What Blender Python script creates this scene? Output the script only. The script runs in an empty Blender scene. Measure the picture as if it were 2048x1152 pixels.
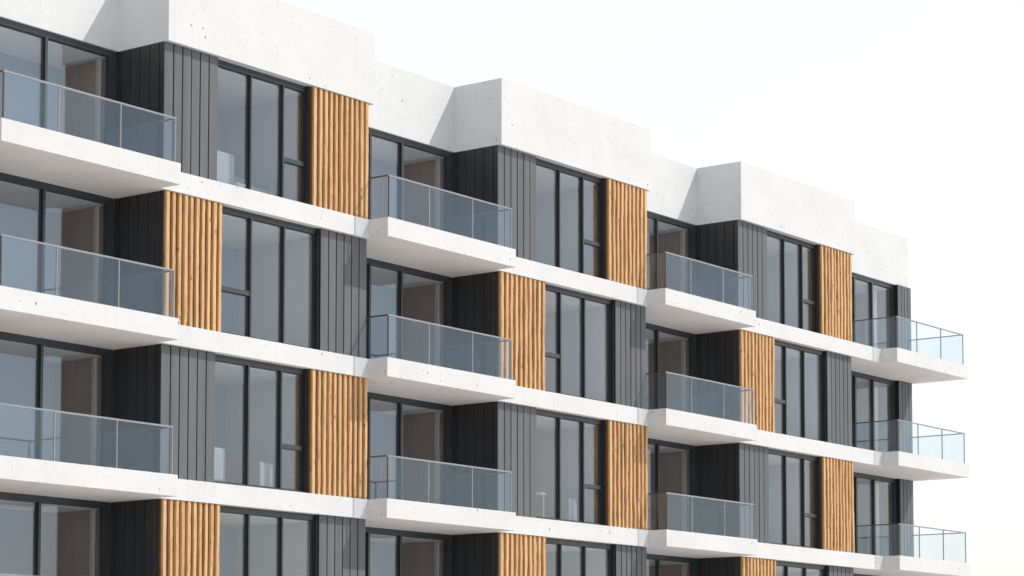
import bpy, math, random
from mathutils import Vector
R = math.radians
scene = bpy.context.scene
COL = scene.collection

# ------------------------------------------------------------------ camera
G = 15.5                       # height of the underside of the roof parapet above the ground
cam_d = bpy.data.cameras.new('camera')
cam = bpy.data.objects.new('camera', cam_d)
COL.objects.link(cam)
cam.location = (-35.113, -35.2267, G - 13.9396)
cam.rotation_euler = (R(90 + 4.2668), 0, R(-53.1783))
cam_d.sensor_width = 36
cam_d.lens = 4833.4486 / 2048 * 36
cam_d.shift_y = 492.2326 / 2048
cam_d.clip_end = 6000
scene.camera = cam
scene.render.resolution_x = 1024
scene.render.resolution_y = 576

# ------------------------------------------------------------------ sky and sun
SUN = Vector((1.10, -1.0, 1.76)).normalized()       # towards the sun
elev = math.asin(SUN.z)
azim = math.atan2(SUN.x, SUN.y)
world = bpy.data.worlds.new('World')
scene.world = world
world.use_nodes = True
nt = world.node_tree
nt.nodes.clear()
out = nt.nodes.new('ShaderNodeOutputWorld')
sky = nt.nodes.new('ShaderNodeTexSky')
sky.sky_type = 'NISHITA'
sky.sun_disc = False
sky.sun_elevation = elev
sky.sun_rotation = azim
sky.air_density = 1.0
sky.dust_density = 2.0
b1 = nt.nodes.new('ShaderNodeBackground')
b1.inputs['Strength'].default_value = 0.062
b2 = nt.nodes.new('ShaderNodeBackground')            # thin bright overcast veil
b2.inputs['Color'].default_value = (1.0, 0.955, 0.865, 1)
tcw = nt.nodes.new('ShaderNodeTexCoord')              # the veil is white towards the horizon, thinner overhead
sxw = nt.nodes.new('ShaderNodeSeparateXYZ')
nt.links.new(tcw.outputs['Generated'], sxw.inputs[0])
mrw = nt.nodes.new('ShaderNodeMapRange')
mrw.interpolation_type = 'SMOOTHSTEP'
mrw.inputs['From Min'].default_value = 0.30
mrw.inputs['From Max'].default_value = 0.80
mrw.inputs['To Min'].default_value = 0.845
mrw.inputs['To Max'].default_value = 0.10
nt.links.new(sxw.outputs[2], mrw.inputs['Value'])
nt.links.new(mrw.outputs[0], b2.inputs['Strength'])
ad = nt.nodes.new('ShaderNodeAddShader')
nt.links.new(sky.outputs[0], b1.inputs['Color'])
nt.links.new(b1.outputs[0], ad.inputs[0])
nt.links.new(b2.outputs[0], ad.inputs[1])
nt.links.new(ad.outputs[0], out.inputs['Surface'])

sun_d = bpy.data.lights.new('sun', 'SUN')
sun_d.energy = 3.75
sun_d.angle = R(0.5)
sun_d.color = (1.0, 0.972, 0.93)
sun = bpy.data.objects.new('sun', sun_d)
sun.rotation_euler = (-SUN).to_track_quat('-Z', 'Y').to_euler()
sun.location = (30, -30, 60)
COL.objects.link(sun)

scene.view_settings.view_transform = 'Standard'
scene.view_settings.look = 'None'
scene.view_settings.gamma = 1
scene.view_settings.exposure = 0.0
scene.render.engine = 'CYCLES'
scene.cycles.max_bounces = 10
scene.cycles.transparent_max_bounces = 24
scene.cycles.glossy_bounces = 5

# ------------------------------------------------------------------ materials
def new_mat(name):
    m = bpy.data.materials.new(name)
    m.use_nodes = True
    t = m.node_tree
    return m, t, t.nodes['Principled BSDF'], t.nodes, t.links

def mapping(n, l, scale=(1, 1, 1), coord='Object'):
    tc = n.new('ShaderNodeTexCoord')
    mp = n.new('ShaderNodeMapping')
    mp.inputs['Scale'].default_value = scale
    l.new(tc.outputs[coord], mp.inputs['Vector'])
    return mp.outputs[0]

def noise(n, l, vec, scale, detail=4, rough=.55, dist=0):
    x = n.new('ShaderNodeTexNoise')
    x.inputs['Scale'].default_value = scale
    x.inputs['Detail'].default_value = detail
    x.inputs['Roughness'].default_value = rough
    x.inputs['Distortion'].default_value = dist
    l.new(vec, x.inputs['Vector'])
    return x.outputs['Fac']

def ramp(n, l, fac, stops):
    r = n.new('ShaderNodeValToRGB')
    e = r.color_ramp.elements
    while len(e) < len(stops):
        e.new(.5)
    for i, (p, c) in enumerate(stops):
        e[i].position = p
        e[i].color = (c, c, c, 1) if isinstance(c, float) else (*c, 1)
    l.new(fac, r.inputs[0])
    return r.outputs[0]

def mix(n, l, a, b, fac, mode='MIX'):
    x = n.new('ShaderNodeMix')
    x.data_type = 'RGBA'
    x.blend_type = mode
    for s, v in ((x.inputs[6], a), (x.inputs[7], b), (x.inputs[0], fac)):
        if isinstance(v, (int, float)):
            s.default_value = v
        elif isinstance(v, tuple):
            s.default_value = (*v, 1)
        else:
            l.new(v, s)
    return x.outputs[2]

def math_(n, l, op, a, b=0.0):
    x = n.new('ShaderNodeMath')
    x.operation = op
    for s, v in ((x.inputs[0], a), (x.inputs[1], b)):
        if isinstance(v, (int, float)):
            s.default_value = v
        else:
            l.new(v, s)
    return x.outputs[0]

def bump(n, l, b, h, strength, dist=.01):
    x = n.new('ShaderNodeBump')
    x.inputs['Strength'].default_value = strength
    x.inputs['Distance'].default_value = dist
    l.new(h, x.inputs['Height'])
    l.new(x.outputs[0], b.inputs['Normal'])

def concrete(name, base, var):
    m, t, b, n, l = new_mat(name)
    v = mapping(n, l)
    big = noise(n, l, v, .7, 5, .6)
    col = mix(n, l, tuple(c * (1 - var) for c in base), base, ramp(n, l, big, [(.35, 0.), (.62, 1.)]))
    mot = noise(n, l, v, 7, 6, .7, 1.2)
    col = mix(n, l, col, tuple(c * .86 for c in base), ramp(n, l, mot, [(.52, 0.), (.68, .7)]))
    # faint trowel smears
    v2 = mapping(n, l, (3, 3, 5))
    sm = noise(n, l, v2, 2.3, 8, .75, 2.5)
    col = mix(n, l, col, tuple(c * .78 for c in base), ramp(n, l, sm, [(.60, 0.), (.66, .65)]))
    # air-hole pits of several sizes
    pits = None
    for sc, rad, keep in ((2.6, .058, .35), (4.6, .066, .52), (8.0, .074, .62)):
        vv = mapping(n, l, (sc, sc, sc * .8))
        wob = n.new('ShaderNodeTexNoise')
        wob.inputs['Scale'].default_value = 5
        l.new(vv, wob.inputs['Vector'])
        vm = n.new('ShaderNodeVectorMath')
        vm.operation = 'MULTIPLY_ADD'
        vm.inputs[1].default_value = (.09, .09, .09)
        l.new(wob.outputs['Color'], vm.inputs[0])
        l.new(vv, vm.inputs[2])
        vo = n.new('ShaderNodeTexVoronoi')
        vo.inputs['Scale'].default_value = 1
        l.new(vm.outputs[0], vo.inputs['Vector'])
        near = math_(n, l, 'LESS_THAN', vo.outputs['Distance'], rad)
        sep = n.new('ShaderNodeSeparateColor')
        l.new(vo.outputs['Color'], sep.inputs[0])
        sel = math_(n, l, 'GREATER_THAN', sep.outputs[0], keep)
        p = math_(n, l, 'MULTIPLY', near, sel)
        pits = p if pits is None else math_(n, l, 'MAXIMUM', pits, p)
    col = mix(n, l, col, (.16, .155, .15), math_(n, l, 'MULTIPLY', pits, .92))
    # formwork joints
    sx = n.new('ShaderNodeSeparateXYZ')
    l.new(mapping(n, l), sx.inputs[0])
    jx = math_(n, l, 'LESS_THAN', math_(n, l, 'ABSOLUTE', math_(n, l, 'SUBTRACT', math_(n, l, 'FRACT', math_(n, l, 'DIVIDE', math_(n, l, 'ADD', sx.outputs[0], 100.17), 2.62)), .5)), .0024)
    br = noise(n, l, mapping(n, l, (1, 1, 4)), 3, 3)
    jf = math_(n, l, 'MULTIPLY', jx, ramp(n, l, br, [(.40, .05), (.65, .55)]))
    col = mix(n, l, col, tuple(c * .62 for c in base), jf)
    l.new(col, b.inputs['Base Color'])
    b.inputs['Roughness'].default_value = .82
    b.inputs['Specular IOR Level'].default_value = .25
    h = math_(n, l, 'SUBTRACT', mot, math_(n, l, 'MULTIPLY', pits, 1.5))
    bump(n, l, b, h, .25, .006)
    return m

def metal_paint(name, base, rough, var=.08, spec=.5):
    m, t, b, n, l = new_mat(name)
    v = mapping(n, l, (1, 1, .35))
    f = noise(n, l, mapping(n, l, (3.4, 3.4, .10)), 1.3, 3) if 'clad' in name else noise(n, l, v, 1.6, 4)
    f = ramp(n, l, f, [(.35, 0.), (.65, 1.)])
    l.new(mix(n, l, tuple(c * (1 - var) for c in base), tuple(c * (1 + var) for c in base), f), b.inputs['Base Color'])
    b.inputs['Roughness'].default_value = rough
    b.inputs['Specular IOR Level'].default_value = spec
    l.new(ramp(n, l, noise(n, l, v, 6, 3), [(.3, rough - .06), (.7, rough + .06)]), b.inputs['Roughness'])
    return m

def plain(name, base, rough=.7, var=.05, scale=2):
    m, t, b, n, l = new_mat(name)
    f = noise(n, l, mapping(n, l), scale, 4)
    l.new(mix(n, l, tuple(c * (1 - var) for c in base), tuple(min(1, c * (1 + var)) for c in base), f), b.inputs['Base Color'])
    b.inputs['Roughness'].default_value = rough
    return m

def timber(name, light, dark, rough=.6):
    m, t, b, n, l = new_mat(name)
    v = mapping(n, l, (9, 9, .9))
    g1 = noise(n, l, v, 2.2, 8, .65, 1.4)
    v2 = mapping(n, l, (30, 30, 1.2))
    g2 = noise(n, l, v2, 2.0, 5, .6, .6)
    col = mix(n, l, light, dark, ramp(n, l, g1, [(.44, 0.), (.66, .8)]))
    col = mix(n, l, col, tuple(c * .72 for c in dark), ramp(n, l, g2, [(.58, 0.), (.74, .55)]))
    # piece-to-piece tone
    v3 = mapping(n, l, (4.9, 4.9, .12))
    pv = noise(n, l, v3, 1.3, 1)
    col = mix(n, l, col, tuple(min(1, c * 1.18) for c in light), ramp(n, l, pv, [(.45, 0.), (.65, .6)]))
    # knots
    v4 = mapping(n, l, (4.2, 4.2, 2.1))
    vo = n.new('ShaderNodeTexVoronoi')
    vo.inputs['Scale'].default_value = 1
    l.new(v4, vo.inputs['Vector'])
    kn = ramp(n, l, vo.outputs['Distance'], [(.05, 1.), (.15, 0.)])
    col = mix(n, l, col, (.10, .045, .015), math_(n, l, 'MULTIPLY', kn, .7))
    l.new(col, b.inputs['Base Color'])
    b.inputs['Roughness'].default_value = rough
    b.inputs['Specular IOR Level'].default_value = .3
    bump(n, l, b, g1, .35, .01)
    return m

def glass(name, through, mirror, ior, rough=0.0):
    m, t, b, n, l = new_mat(name)
    n.remove(b)
    o = n['Material Output']
    tr = n.new('ShaderNodeBsdfTransparent')
    tr.inputs[0].default_value = (*through, 1)
    gl = n.new('ShaderNodeBsdfGlossy')
    gl.inputs['Color'].default_value = (*mirror, 1)
    gl.inputs['Roughness'].default_value = rough
    lw = n.new('ShaderNodeLayerWeight')               # Schlick reflectance of each face of the sheet
    lw.inputs['Blend'].default_value = .5
    p5 = math_(n, l, 'POWER', lw.outputs['Facing'], 5.0)
    fac = math_(n, l, 'ADD', math_(n, l, 'MULTIPLY', p5, 1 - ior), ior)
    mx = n.new('ShaderNodeMixShader')
    l.new(fac, mx.inputs[0])
    l.new(tr.outputs[0], mx.inputs[1])
    l.new(gl.outputs[0], mx.inputs[2])
    l.new(mx.outputs[0], o.inputs['Surface'])
    return m

M_ = dict(
    concrete=concrete('white_concrete', (.695, .703, .714), .06),
    soffit=concrete('lit_soffit_concrete', (.86, .81, .77), .06),  # same concrete, paler and warmer: light bounced off the ground is in the colour
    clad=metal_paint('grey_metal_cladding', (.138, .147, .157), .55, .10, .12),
    clad_shaded=metal_paint('shaded_metal_cladding', (.031, .031, .032), .38, .14, .35),  # cladding darkened to near black: the recess shade is in the colour
    backing=plain('cladding_backing', (.006, .007, .008), .9),
    wood=timber('larch_timber', (.64, .40, .20), (.36, .19, .078)),
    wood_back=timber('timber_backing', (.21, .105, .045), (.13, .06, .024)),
    frame=metal_paint('anthracite_frame', (.040, .048, .055), .35),
    frame_side=metal_paint('shaded_frame', (.012, .013, .015), .5),  # frame blackened for the faces turned from the sun, shade in the colour
    rail=metal_paint('brushed_steel', (.25, .26, .285), .32, .05, .7),
    plaster=plain('interior_plaster', (.64, .615, .595), .8, .04),
    ceiling=plain('interior_ceiling', (.86, .80, .75), .8, .03),
    blue_wall=plain('blue_grey_wall', (.29, .34, .43), .8, .05, .7),
    panel=plain('brown_wall_panel', (.46, .37, .31), .6, .14, 3),
    floor_in=plain('interior_floor', (.40, .37, .34), .5, .08),
    rail_shaded=metal_paint('shaded_rail', (.075, .058, .048), .35, .1, .5),  # rail steel darkened and browned: shade and mirrored timber put into the colour
    fabric=plain('white_fabric', (.38, .40, .42), .9, .03, 8),
    curtain=plain('pale_curtain', (.62, .57, .53), .9, .05, 8),
    pane=glass('window_glass', (.94, .95, .96), (.74, .86, 1.0), .080),
    balglass=glass('balcony_glass', (.962, .977, .990), (.68, .84, 1.0), .052),
    ground=None,
)
def ground_mat():
    m, t, b, n, l = new_mat('pale_paving')
    v = mapping(n, l)
    br = n.new('ShaderNodeTexBrick')
    br.inputs['Scale'].default_value = 1.0
    br.inputs['Color1'].default_value = (.57, .568, .565, 1)
    br.inputs['Color2'].default_value = (.61, .605, .60, 1)
    br.inputs['Mortar'].default_value = (.26, .25, .235, 1)
    br.inputs['Mortar Size'].default_value = .008
    br.inputs['Brick Width'].default_value = .6
    br.inputs['Row Height'].default_value = .4
    l.new(v, br.inputs['Vector'])
    f = noise(n, l, v, .15, 6)
    l.new(mix(n, l, br.outputs[0], (.42, .40, .38), ramp(n, l, f, [(.45, 0.), (.75, .7)])), b.inputs['Base Color'])
    b.inputs['Roughness'].default_value = .85
    return m
M_['ground'] = ground_mat()

# ------------------------------------------------------------------ mesh helpers
class MB:
    """collects boxes and strips, then links them as ONE mesh object"""
    def __init__(s):
        s.v, s.f, s.m = [], [], []
    def box(s, x0, x1, y0, y1, z0, z1, mi=0):
        i = len(s.v)
        s.v += [(x, y, z) for z in (z0, z1) for (x, y) in ((x0, y0), (x1, y0), (x1, y1), (x0, y1))]
        for q in ((0, 3, 2, 1), (4, 5, 6, 7), (0, 1, 5, 4), (1, 2, 6, 5), (2, 3, 7, 6), (3, 0, 4, 7)):
            s.f.append(tuple(i + k for k in q)); s.m.append(mi)
        return s
    def prism(s, pts, z0, z1, mi=0):
        """pts: counter-clockwise outline in plan"""
        i, n = len(s.v), len(pts)
        s.v += [(x, y, z0) for x, y in pts] + [(x, y, z1) for x, y in pts]
        s.f.append(tuple(i + k for k in range(n))[::-1]); s.m.append(mi)
        s.f.append(tuple(i + n + k for k in range(n))); s.m.append(mi)
        for k in range(n):
            j = (k + 1) % n
            s.f.append((i + k, i + j, i + n + j, i + n + k)); s.m.append(mi)
        return s
    def loft(s, rings, mi=0):
        i, n = len(s.v), len(rings[0])
        for r in rings:
            s.v += r
        for a in range(len(rings) - 1):
            for k in range(n):
                j = (k + 1) % n
                s.f.append((i + a * n + k, i + a * n + j, i + (a + 1) * n + j, i + (a + 1) * n + k)); s.m.append(mi)
        s.f.append(tuple(i + k for k in range(n))[::-1]); s.m.append(mi)
        e = i + (len(rings) - 1) * n
        s.f.append(tuple(e + k for k in range(n))); s.m.append(mi)
        return s
    def build(s, name, mats, parent=None, bevel=0, smooth=False, off=(0, 0, 0)):
        me = bpy.data.meshes.new(name)
        me.from_pydata([(x - off[0], y - off[1], z - off[2]) for x, y, z in s.v], [], s.f)
        if not isinstance(mats, (list, tuple)):
            mats = [mats]
        for m in mats:
            me.materials.append(m)
        for p, mi in zip(me.polygons, s.m):
            p.material_index = mi
            p.use_smooth = smooth
        me.update()
        o = bpy.data.objects.new(name, me)
        COL.objects.link(o)
        if parent:
            o.parent = parent
        if bevel:
            b = o.modifiers.new('bevel', 'BEVEL')
            b.width = bevel
            b.segments = 2
            b.limit_method = 'ANGLE'
        return o

def empty(name, loc, rz=0):
    o = bpy.data.objects.new(name, None)
    o.empty_display_size = .3
    o.location = loc
    o.rotation_euler.z = rz
    COL.objects.link(o)
    return o

def tag(o, label=None, cat=None, group=None, kind=None):
    if label: o['label'] = label
    if cat: o['category'] = cat
    if group: o['group'] = group
    if kind: o['kind'] = kind
    return o

# ------------------------------------------------------------------ ground
g = MB()
g.v = [(-1500, -1500, 0), (1500, -1500, 0), (1500, 1500, 0), (-1500, 1500, 0)]
g.f = [(0, 1, 2, 3)]; g.m = [0]
tag(g.build('ground', M_['ground']), kind='structure')

# ------------------------------------------------------------------ dimensions of the building
XC = [-11.4497, 0.0, 11.4497, 22.6646]      # left corners of the projecting bays
WB = 6.52                                   # bay width
D = 1.4676                                  # recess depth
E = .0474                                   # how far the bands stand out from the bay front
P = .5535                                   # balcony projection in front of the bands
HP = 1.651                                  # parapet height
HC, T, H = 2.701, .4366, 3.2
XEND = 35.56                                # right end of the building
XSL = 35.74                                 # right end of the slabs
BACK = 12.0
NS = 5
def top(i): return G - HC - (i - 1) * H     # top of band i
def bot(i): return top(i) - T
def ceil_(s): return G if s == 1 else bot(s - 1)
def floor_(s): return top(s) if s < NS else 0.0

bld = empty('apartment_building', (0, 0, 0))
tag(bld, 'long white concrete apartment block with timber screens, grey cladding and glass balconies', 'building')

ORD = ['top', 'second', 'third', 'fourth', 'ground']

# ------------------------------------------------------------------ slabs (white bands)
for i in range(1, NS):
    m = MB()
    m.box(XC[0] - .1, XSL, -E, BACK, bot(i), top(i))
    o = m.build('floor_slab', [M_['concrete'], M_['soffit']], bld)
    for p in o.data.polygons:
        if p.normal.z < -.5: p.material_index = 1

# ------------------------------------------------------------------ roof and parapet
w = .24
m = MB()
for k, x in enumerate(XC):
    xr = x + WB + .10
    nx = XC[k + 1] if k < 3 else XEND
    # projecting front, its left return (its right return too), recessed front
    m.box(x, xr, -E, -E + w, G, G + HP)
    m.box(x, x + w, -E + w, D - E + (w if k == 0 else 0), G, G + HP)
    m.box(xr - w, xr, -E + w, D - E, G, G + HP)
    m.box(x if k == 0 else x + 0, nx, D - E, D - E + w, G, G + HP) if False else None
    m.box(xr - w, nx + (w if k < 3 else 0), D - E, D - E + w, G, G + HP)
m.box(XEND - w, XEND, D - E + w, BACK, G, G + HP)
m.box(XC[0], XC[0] + w, D - E + w, BACK, G, G + HP)
m.box(XC[0] + w, XEND - w, BACK - w, BACK, G, G + HP)
par = m.build('parapet', M_['concrete'], bld)
m = MB()
for k, x in enumerate(XC):
    m.box(x + w, x + WB + .10 - w, -E + w, D - E + w, G, G + .45)
m.box(XC[0] + w, XEND - w, D - E + w, BACK - w, G, G + .45)
m.build('roof', M_['soffit'], bld)

# ------------------------------------------------------------------ rear and end walls
for s in range(1, NS + 1):
    z0, z1 = floor_(s), ceil_(s)
    m = MB().prism([(XC[0], .35), (XC[0] + .2, .35), (XC[0] + .2, BACK - .2), (XEND - .2, BACK - .2), (XEND - .2, D + .12),
                    (XEND - .01, D + .12), (XEND - .01, BACK - .02), (XC[0], BACK - .02)], z0, z1)
    m.build('outer_wall', M_['concrete'], bld)

# ------------------------------------------------------------------ cladding
def clad_front(x0, x1, s, seed, y=.06, left_side=True, n=None):
    """vertical metal boards; the left edge turns the corner"""
    rnd = random.Random(seed)
    z0, z1 = floor_(s), ceil_(s)
    m = MB()
    m.box(x0 + .012, x1 - .012, y + .014, y + .2, z0, z1, 1)
    n = n or max(3, round((x1 - x0) / .255))
    st = (x1 - x0) / n
    for i in range(n):
        a = x0 + i * st + (.018 if i else 0)
        b = x0 + (i + 1) * st - (.018 if i < n - 1 else 0)
        j = rnd.uniform(-.003, .003)
        m.box(a, b, y + j, y + .014, z0, z1, 0)
    return m.build('cladding_panel', [M_['clad'], M_['backing']], bld)

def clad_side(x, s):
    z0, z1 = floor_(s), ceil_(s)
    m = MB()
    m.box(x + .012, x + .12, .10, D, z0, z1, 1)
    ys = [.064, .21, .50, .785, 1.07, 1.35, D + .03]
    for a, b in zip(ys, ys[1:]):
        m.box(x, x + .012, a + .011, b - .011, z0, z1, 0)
    return m.build('side_cladding', [M_['clad_shaded'], M_['backing']], bld)

# ------------------------------------------------------------------ timber screens
def timber_screen(x0, x1, s, seed, wild):
    rnd = random.Random(seed)
    z0, z1 = floor_(s), ceil_(s) - .004
    m = MB()
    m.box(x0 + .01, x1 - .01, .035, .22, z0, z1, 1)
    n = round((x1 - x0) / .181)
    st = (x1 - x0) / n
    segs = 26
    xs = [x0 + st * (i + .5) for i in range(n)]
    for i in range(n):
        wd = st * rnd.uniform(.47, .57)
        if i == 0: wd = st * .8
        ph, fr = rnd.uniform(0, 6.28), rnd.uniform(.6, 1.5)
        dy = rnd.uniform(-.006, .006)
        lean = rnd.uniform(-1, 1) * .012 * wild
        rings = []
        hw = wd / 2
        jl = jr = 0.0
        for k in range(segs + 1):
            t = k / segs
            z = z0 + (z1 - z0) * t
            jl = jl * .7 + rnd.gauss(0, .0035) * (.5 + wild)
            jr = jr * .7 + rnd.gauss(0, .0035) * (.5 + wild)
            cx = xs[i] + lean * (t - .5) * 2 + math.sin(ph + fr * t * 6.28) * .003 * (1 + 2.2 * wild)
            a = x0 + .018 + jl * .3 if i == 0 else cx - hw + jl
            b = min(cx + hw + jr, x1 if i == n - 1 else 1e9)
            if i == 0: b = x0 + .022 + st * .56 + jr
            f = -.022 + dy + rnd.gauss(0, .0015)
            c = .008
            rings.append([(a - .001, .075 if i == 0 else .035, z), (a, f + c, z), (a + c, f, z), (b - c, f, z), (b, f + c, z), (b + .001, .075 if i == 0 else .035, z)][::1])
        m.loft(rings, 0)
    return m.build('timber_screen', [M_['wood'], M_['wood_back']], bld)

# ------------------------------------------------------------------ windows
def window(x0, x1, y, s, mull, transom=None, name='window', head=.125, sill=.06, left=.06, right=.09, mw=.046, sashes=True):
    """frame set back at y; mull = centres of the mullions; transom = (pane index, z below the ceiling)"""
    z0, z1 = floor_(s), ceil_(s)
    m = MB()
    d = .09
    m.box(x0, x1, y, y + d, z1 - head, z1)
    m.box(x0 + .0, x1, y - .012, y, z1 - head * .45, z1)            # stepped head profile
    m.box(x0, x1, y, y + d, z0, z0 + sill)
    m.box(x0, x0 + left, y, y + d, z0 + sill, z1 - head)
    m.box(x1 - right, x1, y, y + d, z0 + sill, z1 - head)
    for c in mull:
        m.box(c - mw / 2, c + mw / 2, y - .02, y + d, z0 + sill, z1 - head)
        m.box(c - mw / 2 - .004, c - mw / 2, y - .012, y + d - .02, z0 + sill, z1 - head, 1)
    m.box(x1 - right - .004, x1 - right, y + .002, y + d - .02, z0 + sill, z1 - head, 1)
    edges = [x0 + left] + [e for c in mull for e in (c - mw / 2, c + mw / 2)] + [x1 - right]
    panes = [(edges[2 * i], edges[2 * i + 1]) for i in range(len(mull) + 1)]
    if transom:
        pi, zt = transom
        a, b = panes[pi]
        m.box(a, b, y - .006, y + d, z1 - zt - .055, z1 - zt + .045)
        m.box(a, b, y + .002, y + d - .02, z1 - zt - .062, z1 - zt - .055, 1)
    if name == 'window':
        m.box(x1 - right * .8, x1, y - .075, y - .012, z0, z1, 1)
    # inner sash lines
    for a, b in panes:
        q = .018
        m.box(a, a + q, y + .035, y + d - .005, z0 + sill, z1 - head)
        m.box(b - q, b, y + .035, y + d - .005, z0 + sill, z1 - head)
        m.box(a + q, b - q, y + .035, y + d - .005, z1 - head - q, z1 - head)
        m.box(a + q, b - q, y + .035, y + d - .005, z0 + sill, z0 + sill + q)
    o = m.build(name, [M_['frame'], M_['frame_side']], bld)
    gm = MB()
    gm.box(x0 + .01, x1 - .01, y + .055, y + .067, z0 + .01, z1 - .01)
    gm.build('pane', M_['pane'], o)
    return o

# ------------------------------------------------------------------ rooms
YB_BAY, YB_REC = 2.62, 3.02
for s in range(1, NS + 1):
    z0, z1 = floor_(s), ceil_(s)
    zc = z1 - .16
    def part(name, mat, *bx):
        MB().box(*bx).build(name, M_[mat], bld)
    for k, x in enumerate(XC):
        odd = s % 2 == 1
        # projecting bay room
        xw = x + (4.60 if odd else 4.98)
        part('ceiling', 'ceiling', x + .12, xw, .30, YB_BAY, zc, z1 - .002)
        part('rear_room_wall', 'blue_wall', x + .12, xw, YB_BAY, YB_BAY + .12, z0, z1)
        part('room_partition', 'plaster', xw, xw + .12, .30, YB_BAY, z0, z1)
        part('room_floor', 'floor_in', x + .12, xw, .27, YB_BAY, z0 + .001, z0 + .012)
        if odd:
            part('reveal_reflection', 'wood', xw - .016, xw,   .285, .52 if k < 2 else .42, z0 + .012, zc)  # added timber strip, stands in for the screen edge mirrored in the pane
        # wall between the bay room and the recess to its left
        part('room_partition', 'plaster', x + .125, x + .2, .285, YB_BAY, z0 + .013, zc)
        # recess room to the right of the bay
        rx1 = XC[k + 1] if k < 3 else 34.70
        rx0 = x + WB + .02
        part('room_partition', 'plaster', x + WB - .14, x + WB - .085, .25, YB_REC, z0 + .013, zc)
        part('ceiling', 'ceiling', rx0 - .1, rx1 - .02, D + .13, YB_REC, zc, z1 - .002)
        part('rear_room_wall', 'blue_wall', rx0 - .1, rx1, YB_REC, YB_REC + .12, z0, z1)
        part('room_floor', 'floor_in', rx0 - .1, rx1 - .02, D + .12, YB_REC, z0 + .001, z0 + .012)
        # panelled right-hand wall: vertical boards on one backing
        xp = rx1 - .20 if k < 3 else rx1 - .02
        m = MB().box(xp + .02, xp + .09, D + .12, YB_REC - .002, z0 + .013, zc - .002)
        ys = [D + .13 + j * .26 for j in range(6)]
        for j, (a, b) in enumerate(zip(ys, ys[1:])):
            m.box(xp - (.012 if j % 2 else 0), xp + .03, a + .006, b - .004, z0 + .014, zc - .004)
        m.build('wall_panelling', M_['panel'], bld)

# ------------------------------------------------------------------ facade
for s in range(1, NS + 1):
    for k, x in enumerate(XC):
        seed = s * 17 + k * 5
        wild = [0, 0, .75, 1.0][k] if s < 5 else 0
        xr = x + WB - .03
        if s % 2 == 1:
            xa, xb = x + 1.58, x + [4.56, 4.56, 4.66, 4.60][k]
            clad_front(x, xa, s, seed)
            window(xa - .02, xb, .17, s, [x + 2.72, x + 3.76], (2, 1.76), left=.05, right=.10)
            timber_screen(xb, xr, s, seed, wild)
        else:
            xa, xb = x + [1.75, 1.72, 1.90, 1.86][k], x + [4.94, 4.92, 5.08, 5.02][k]
            timber_screen(x, xa, s, seed, wild * .8)
            window(xa - .03, xb, .17, s, [x + 2.76, x + 3.82], (0, 1.76), left=.05, right=.07)
            clad_front(xb, xr, s, seed)
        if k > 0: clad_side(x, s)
        # recess glazing
        if k < 3:
            nx = XC[k + 1]
            mulls = [nx - 3.15, nx - 1.96] if k == 1 else [nx - 3.72, nx - 1.96]
            window(xr - .0, nx - .02, D + .03, s, mulls, name='balcony_door', left=.08, right=.20, mw=.066, head=.13)
        else:
            window(xr, 34.68, D + .03, s, [32.02, 33.20], name='balcony_door', left=.08, right=.14, mw=.085, head=.135)
            clad_front(34.66, XEND, s, seed + 3, y=D - .13, n=4)

# ------------------------------------------------------------------ balconies
def balcony(xl, xr, i, joints, rail_h=.985, full_left=True):
    zt, zb = top(i), bot(i)
    m = MB().box(xl, xr, -E - P, -E, zb, zt)
    o = m.build('balcony', [M_['concrete'], M_['soffit']], bld)
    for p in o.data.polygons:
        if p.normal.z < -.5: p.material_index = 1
    y = -E - P + .035
    a, b = joints[0], joints[-1]
    th = .022
    m = MB()
    r = .019
    m.box(a - r, b + r, y - r, y + r, zt + rail_h - .038, zt + rail_h)
    m.build('top_rail', M_['rail'], o, bevel=.004)
    for x in (a, b):
        MB().box(x - r, x + r, y + r + .002, D + .01, zt + rail_h - .032, zt + rail_h - .002).build('side_rail', M_['rail_shaded'], o)
    for j, x in enumerate(joints):
        m = MB().box(x - .012, x + .012, y - .012, y + .016, zt, zt + rail_h - .03)
        m.build('post', M_['rail_shaded' if j == 0 else 'rail'], o)
    for x0, x1 in zip(joints, joints[1:]):
        m = MB().box(x0 + .016, x1 - .016, y - .006, y + .006, zt + .015, zt + rail_h - .035)
        m.build('glass_panel', M_['balglass'], o)
    for x in (a, b):
        m = MB().box(x - .006, x + .006, y + .02, D - .03, zt + .015, zt + rail_h - .035)
        m.build('glass_panel', M_['balglass'], o)
    return o

for i in range(1, NS):
    for k in (1, 2, 3):
        x = XC[k]
        xl = XC[k - 1] + 6.5175 - .0663
        if k == 1: xl += .06
        joints = [xl + .065, x - 3.47, x - 1.83, x - .30]
        balcony(xl, x - .163, i, joints, rail_h=.93 if (k == 1 and i == 1) else .985)
    xl = XC[3] + 6.5175 + 1.6879
    balcony(xl, XSL, i, [xl + .05, 32.25, 33.88, XSL - .30])

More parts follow.
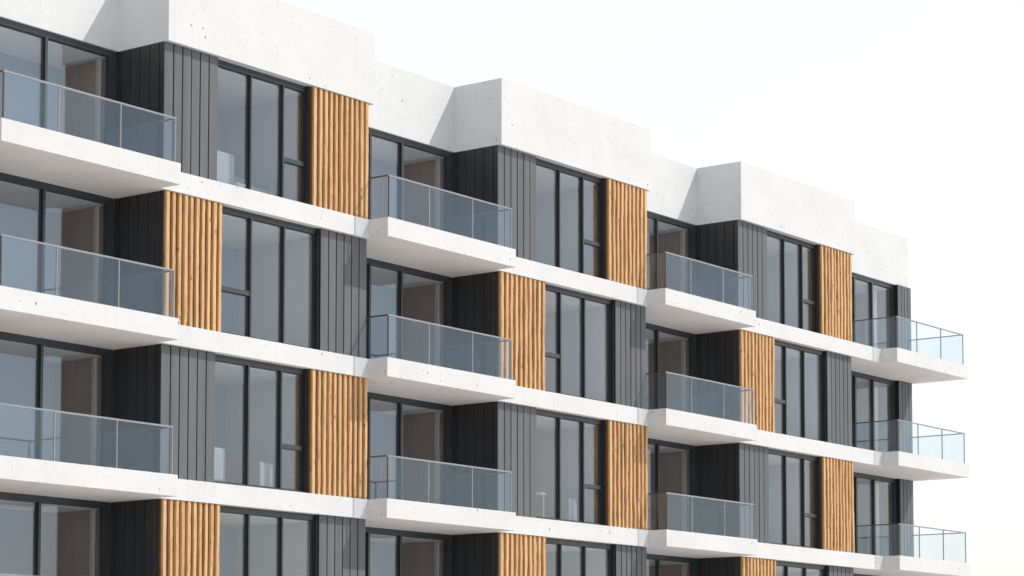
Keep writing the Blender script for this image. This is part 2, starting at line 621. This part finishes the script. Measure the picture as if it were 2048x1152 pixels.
# ------------------------------------------------------------------ curtains and furniture (things of their own)
WHERE = ['', 'leftmost recess', 'second recess from the left', 'third recess from the left', 'corner recess at the right end']
def curtain(x, y, z0, z1, wx, wy, folds, label):
    """a gathered curtain, wx wide and wy deep in plan"""
    m = MB()
    n = folds * 8
    pts = []
    ln = max(wx, wy)
    for k in range(n + 1):
        t = k / n
        a = .028 * math.sin(t * folds * 6.283)
        pts.append((x + t * wx + (a if wy > wx else 0), y + t * wy + (0 if wy > wx else a)))
    back = [(px + (.006 if wy > wx else 0), py + (0 if wy > wx else .006)) for px, py in pts][::-1]
    outl = pts + back
    i0 = len(m.v)
    N = len(outl)
    m.v += [(px, py, z0 + .03) for px, py in outl] + [(px, py, z1 - .17) for px, py in outl]
    for q in range(N):
        r_ = (q + 1) % N
        m.f.append((q, r_, N + r_, N + q)); m.m.append(0)
    o = m.build('curtain', M_['curtain'], None, smooth=True, off=(x, y, z0))
    o.location = (x, y, z0)
    return tag(o, label, 'curtain', 'curtains behind the recessed balcony doors')
for s in range(1, 5):
    for k in (1, 2, 3):
        x = XC[k]
        curtain(x - .31, D + .16, floor_(s), ceil_(s), .05, .20, 2,
                'pale curtain at the right jamb of the %s storey, %s' % (['top', 'second', 'third', 'bottom visible'][s - 1], WHERE[k]))
    curtain(33.35, D + .25, floor_(s), ceil_(s), .62, .04, 6,
            'wide pale curtain behind the corner balcony door, %s storey from the top' % ['first', 'second', 'third', 'fourth'][s - 1])

def armchair(x, y, z, rz, label):
    t = tag(empty('armchair', (x, y, z), rz), label, 'armchair', 'white armchairs behind the bay windows')
    f = M_['fabric']
    MB().box(-.40, .40, -.36, .40, .12, .42).build('seat', f, t, bevel=.04)
    MB().box(-.40, .40, .37, .50, .10, .84).build('backrest', f, t, bevel=.05)
    for sx in (-1, 1):
        a, b = sorted((sx * .40, sx * .54))
        MB().box(a, b, -.36, .36, .10, .60).build('armrest', f, t, bevel=.04)
        for yy in (-.30, .34):
            MB().box(sx * .44 - .02, sx * .44 + .02, yy - .02, yy + .02, 0, .12).build('leg', M_['frame'], t)
    return t
def cabinet(x, y, z, label, wdt=.42, h=.62):
    t = tag(empty('side_cabinet', (x, y, z)), label, 'cabinet', 'white side cabinets behind the bay windows')
    MB().box(-wdt / 2, wdt / 2, -.2, .2, .06, h).build('carcass', M_['fabric'], t, bevel=.006)
    MB().box(-wdt / 2 + .01, wdt / 2 - .01, -.215, -.2, .08, h - .03).build('door', M_['fabric'], t, bevel=.004)
    MB().box(-wdt / 2 + .03, wdt / 2 - .03, -.17, .17, 0, .06).build('plinth', M_['frame'], t)
    return t
def table(x, y, z, label):
    t = tag(empty('side_table', (x, y, z)), label, 'table')
    MB().box(-.42, .42, -.3, .3, .68, .75).build('tabletop', M_['fabric'], t, bevel=.01)
    for sx in (-.36, .36):
        for sy in (-.24, .24):
            MB().box(sx - .025, sx + .025, sy - .025, sy + .025, 0, .68).build('leg', M_['fabric'], t)
    return t
def sofa(x, y, z, rz, label):
    t = tag(empty('sofa', (x, y, z), rz), label, 'sofa')
    f = M_['fabric']
    MB().box(-.8, .8, -.4, .42, .10, .40).build('seat', f, t, bevel=.05)
    MB().box(-.8, .8, .26, .44, .40, .74).build('backrest', f, t, bevel=.06)
    for sx in (-1, 1):
        a, b = sorted((sx * .80, sx * .96))
        MB().box(a, b, -.4, .44, .08, .56).build('armrest', f, t, bevel=.05)
        for yy in (-.34, .36):
            MB().box(sx * .85 - .02, sx * .85 + .02, yy - .02, yy + .02, 0, .10).build('leg', M_['frame'], t)
    for cx in (-.45, .4):
        MB().box(cx - .2, cx + .2, .12, .26, .40, .66).build('cushion', f, t, bevel=.05)
    return t
armchair(2.15, .95, floor_(1), R(180), 'white armchair at the left pane of the top storey bay window nearest the left')
sofa(3.35, 1.3, floor_(1), R(0), 'low white sofa seen at the foot of the top left bay window')
armchair(2.0, 1.0, floor_(3), R(180), 'white armchair at the left pane of the third storey bay window, left bay')
cabinet(3.55, .60, floor_(3), 'small white cabinet at the foot of the middle pane, third storey, left bay')
table(13.7, .85, floor_(3), 'white table behind the left pane of the third storey window, second bay')
cabinet(15.05, .60, floor_(3), 'small white cabinet at the foot of the middle pane, third storey, second bay', .34, .66)
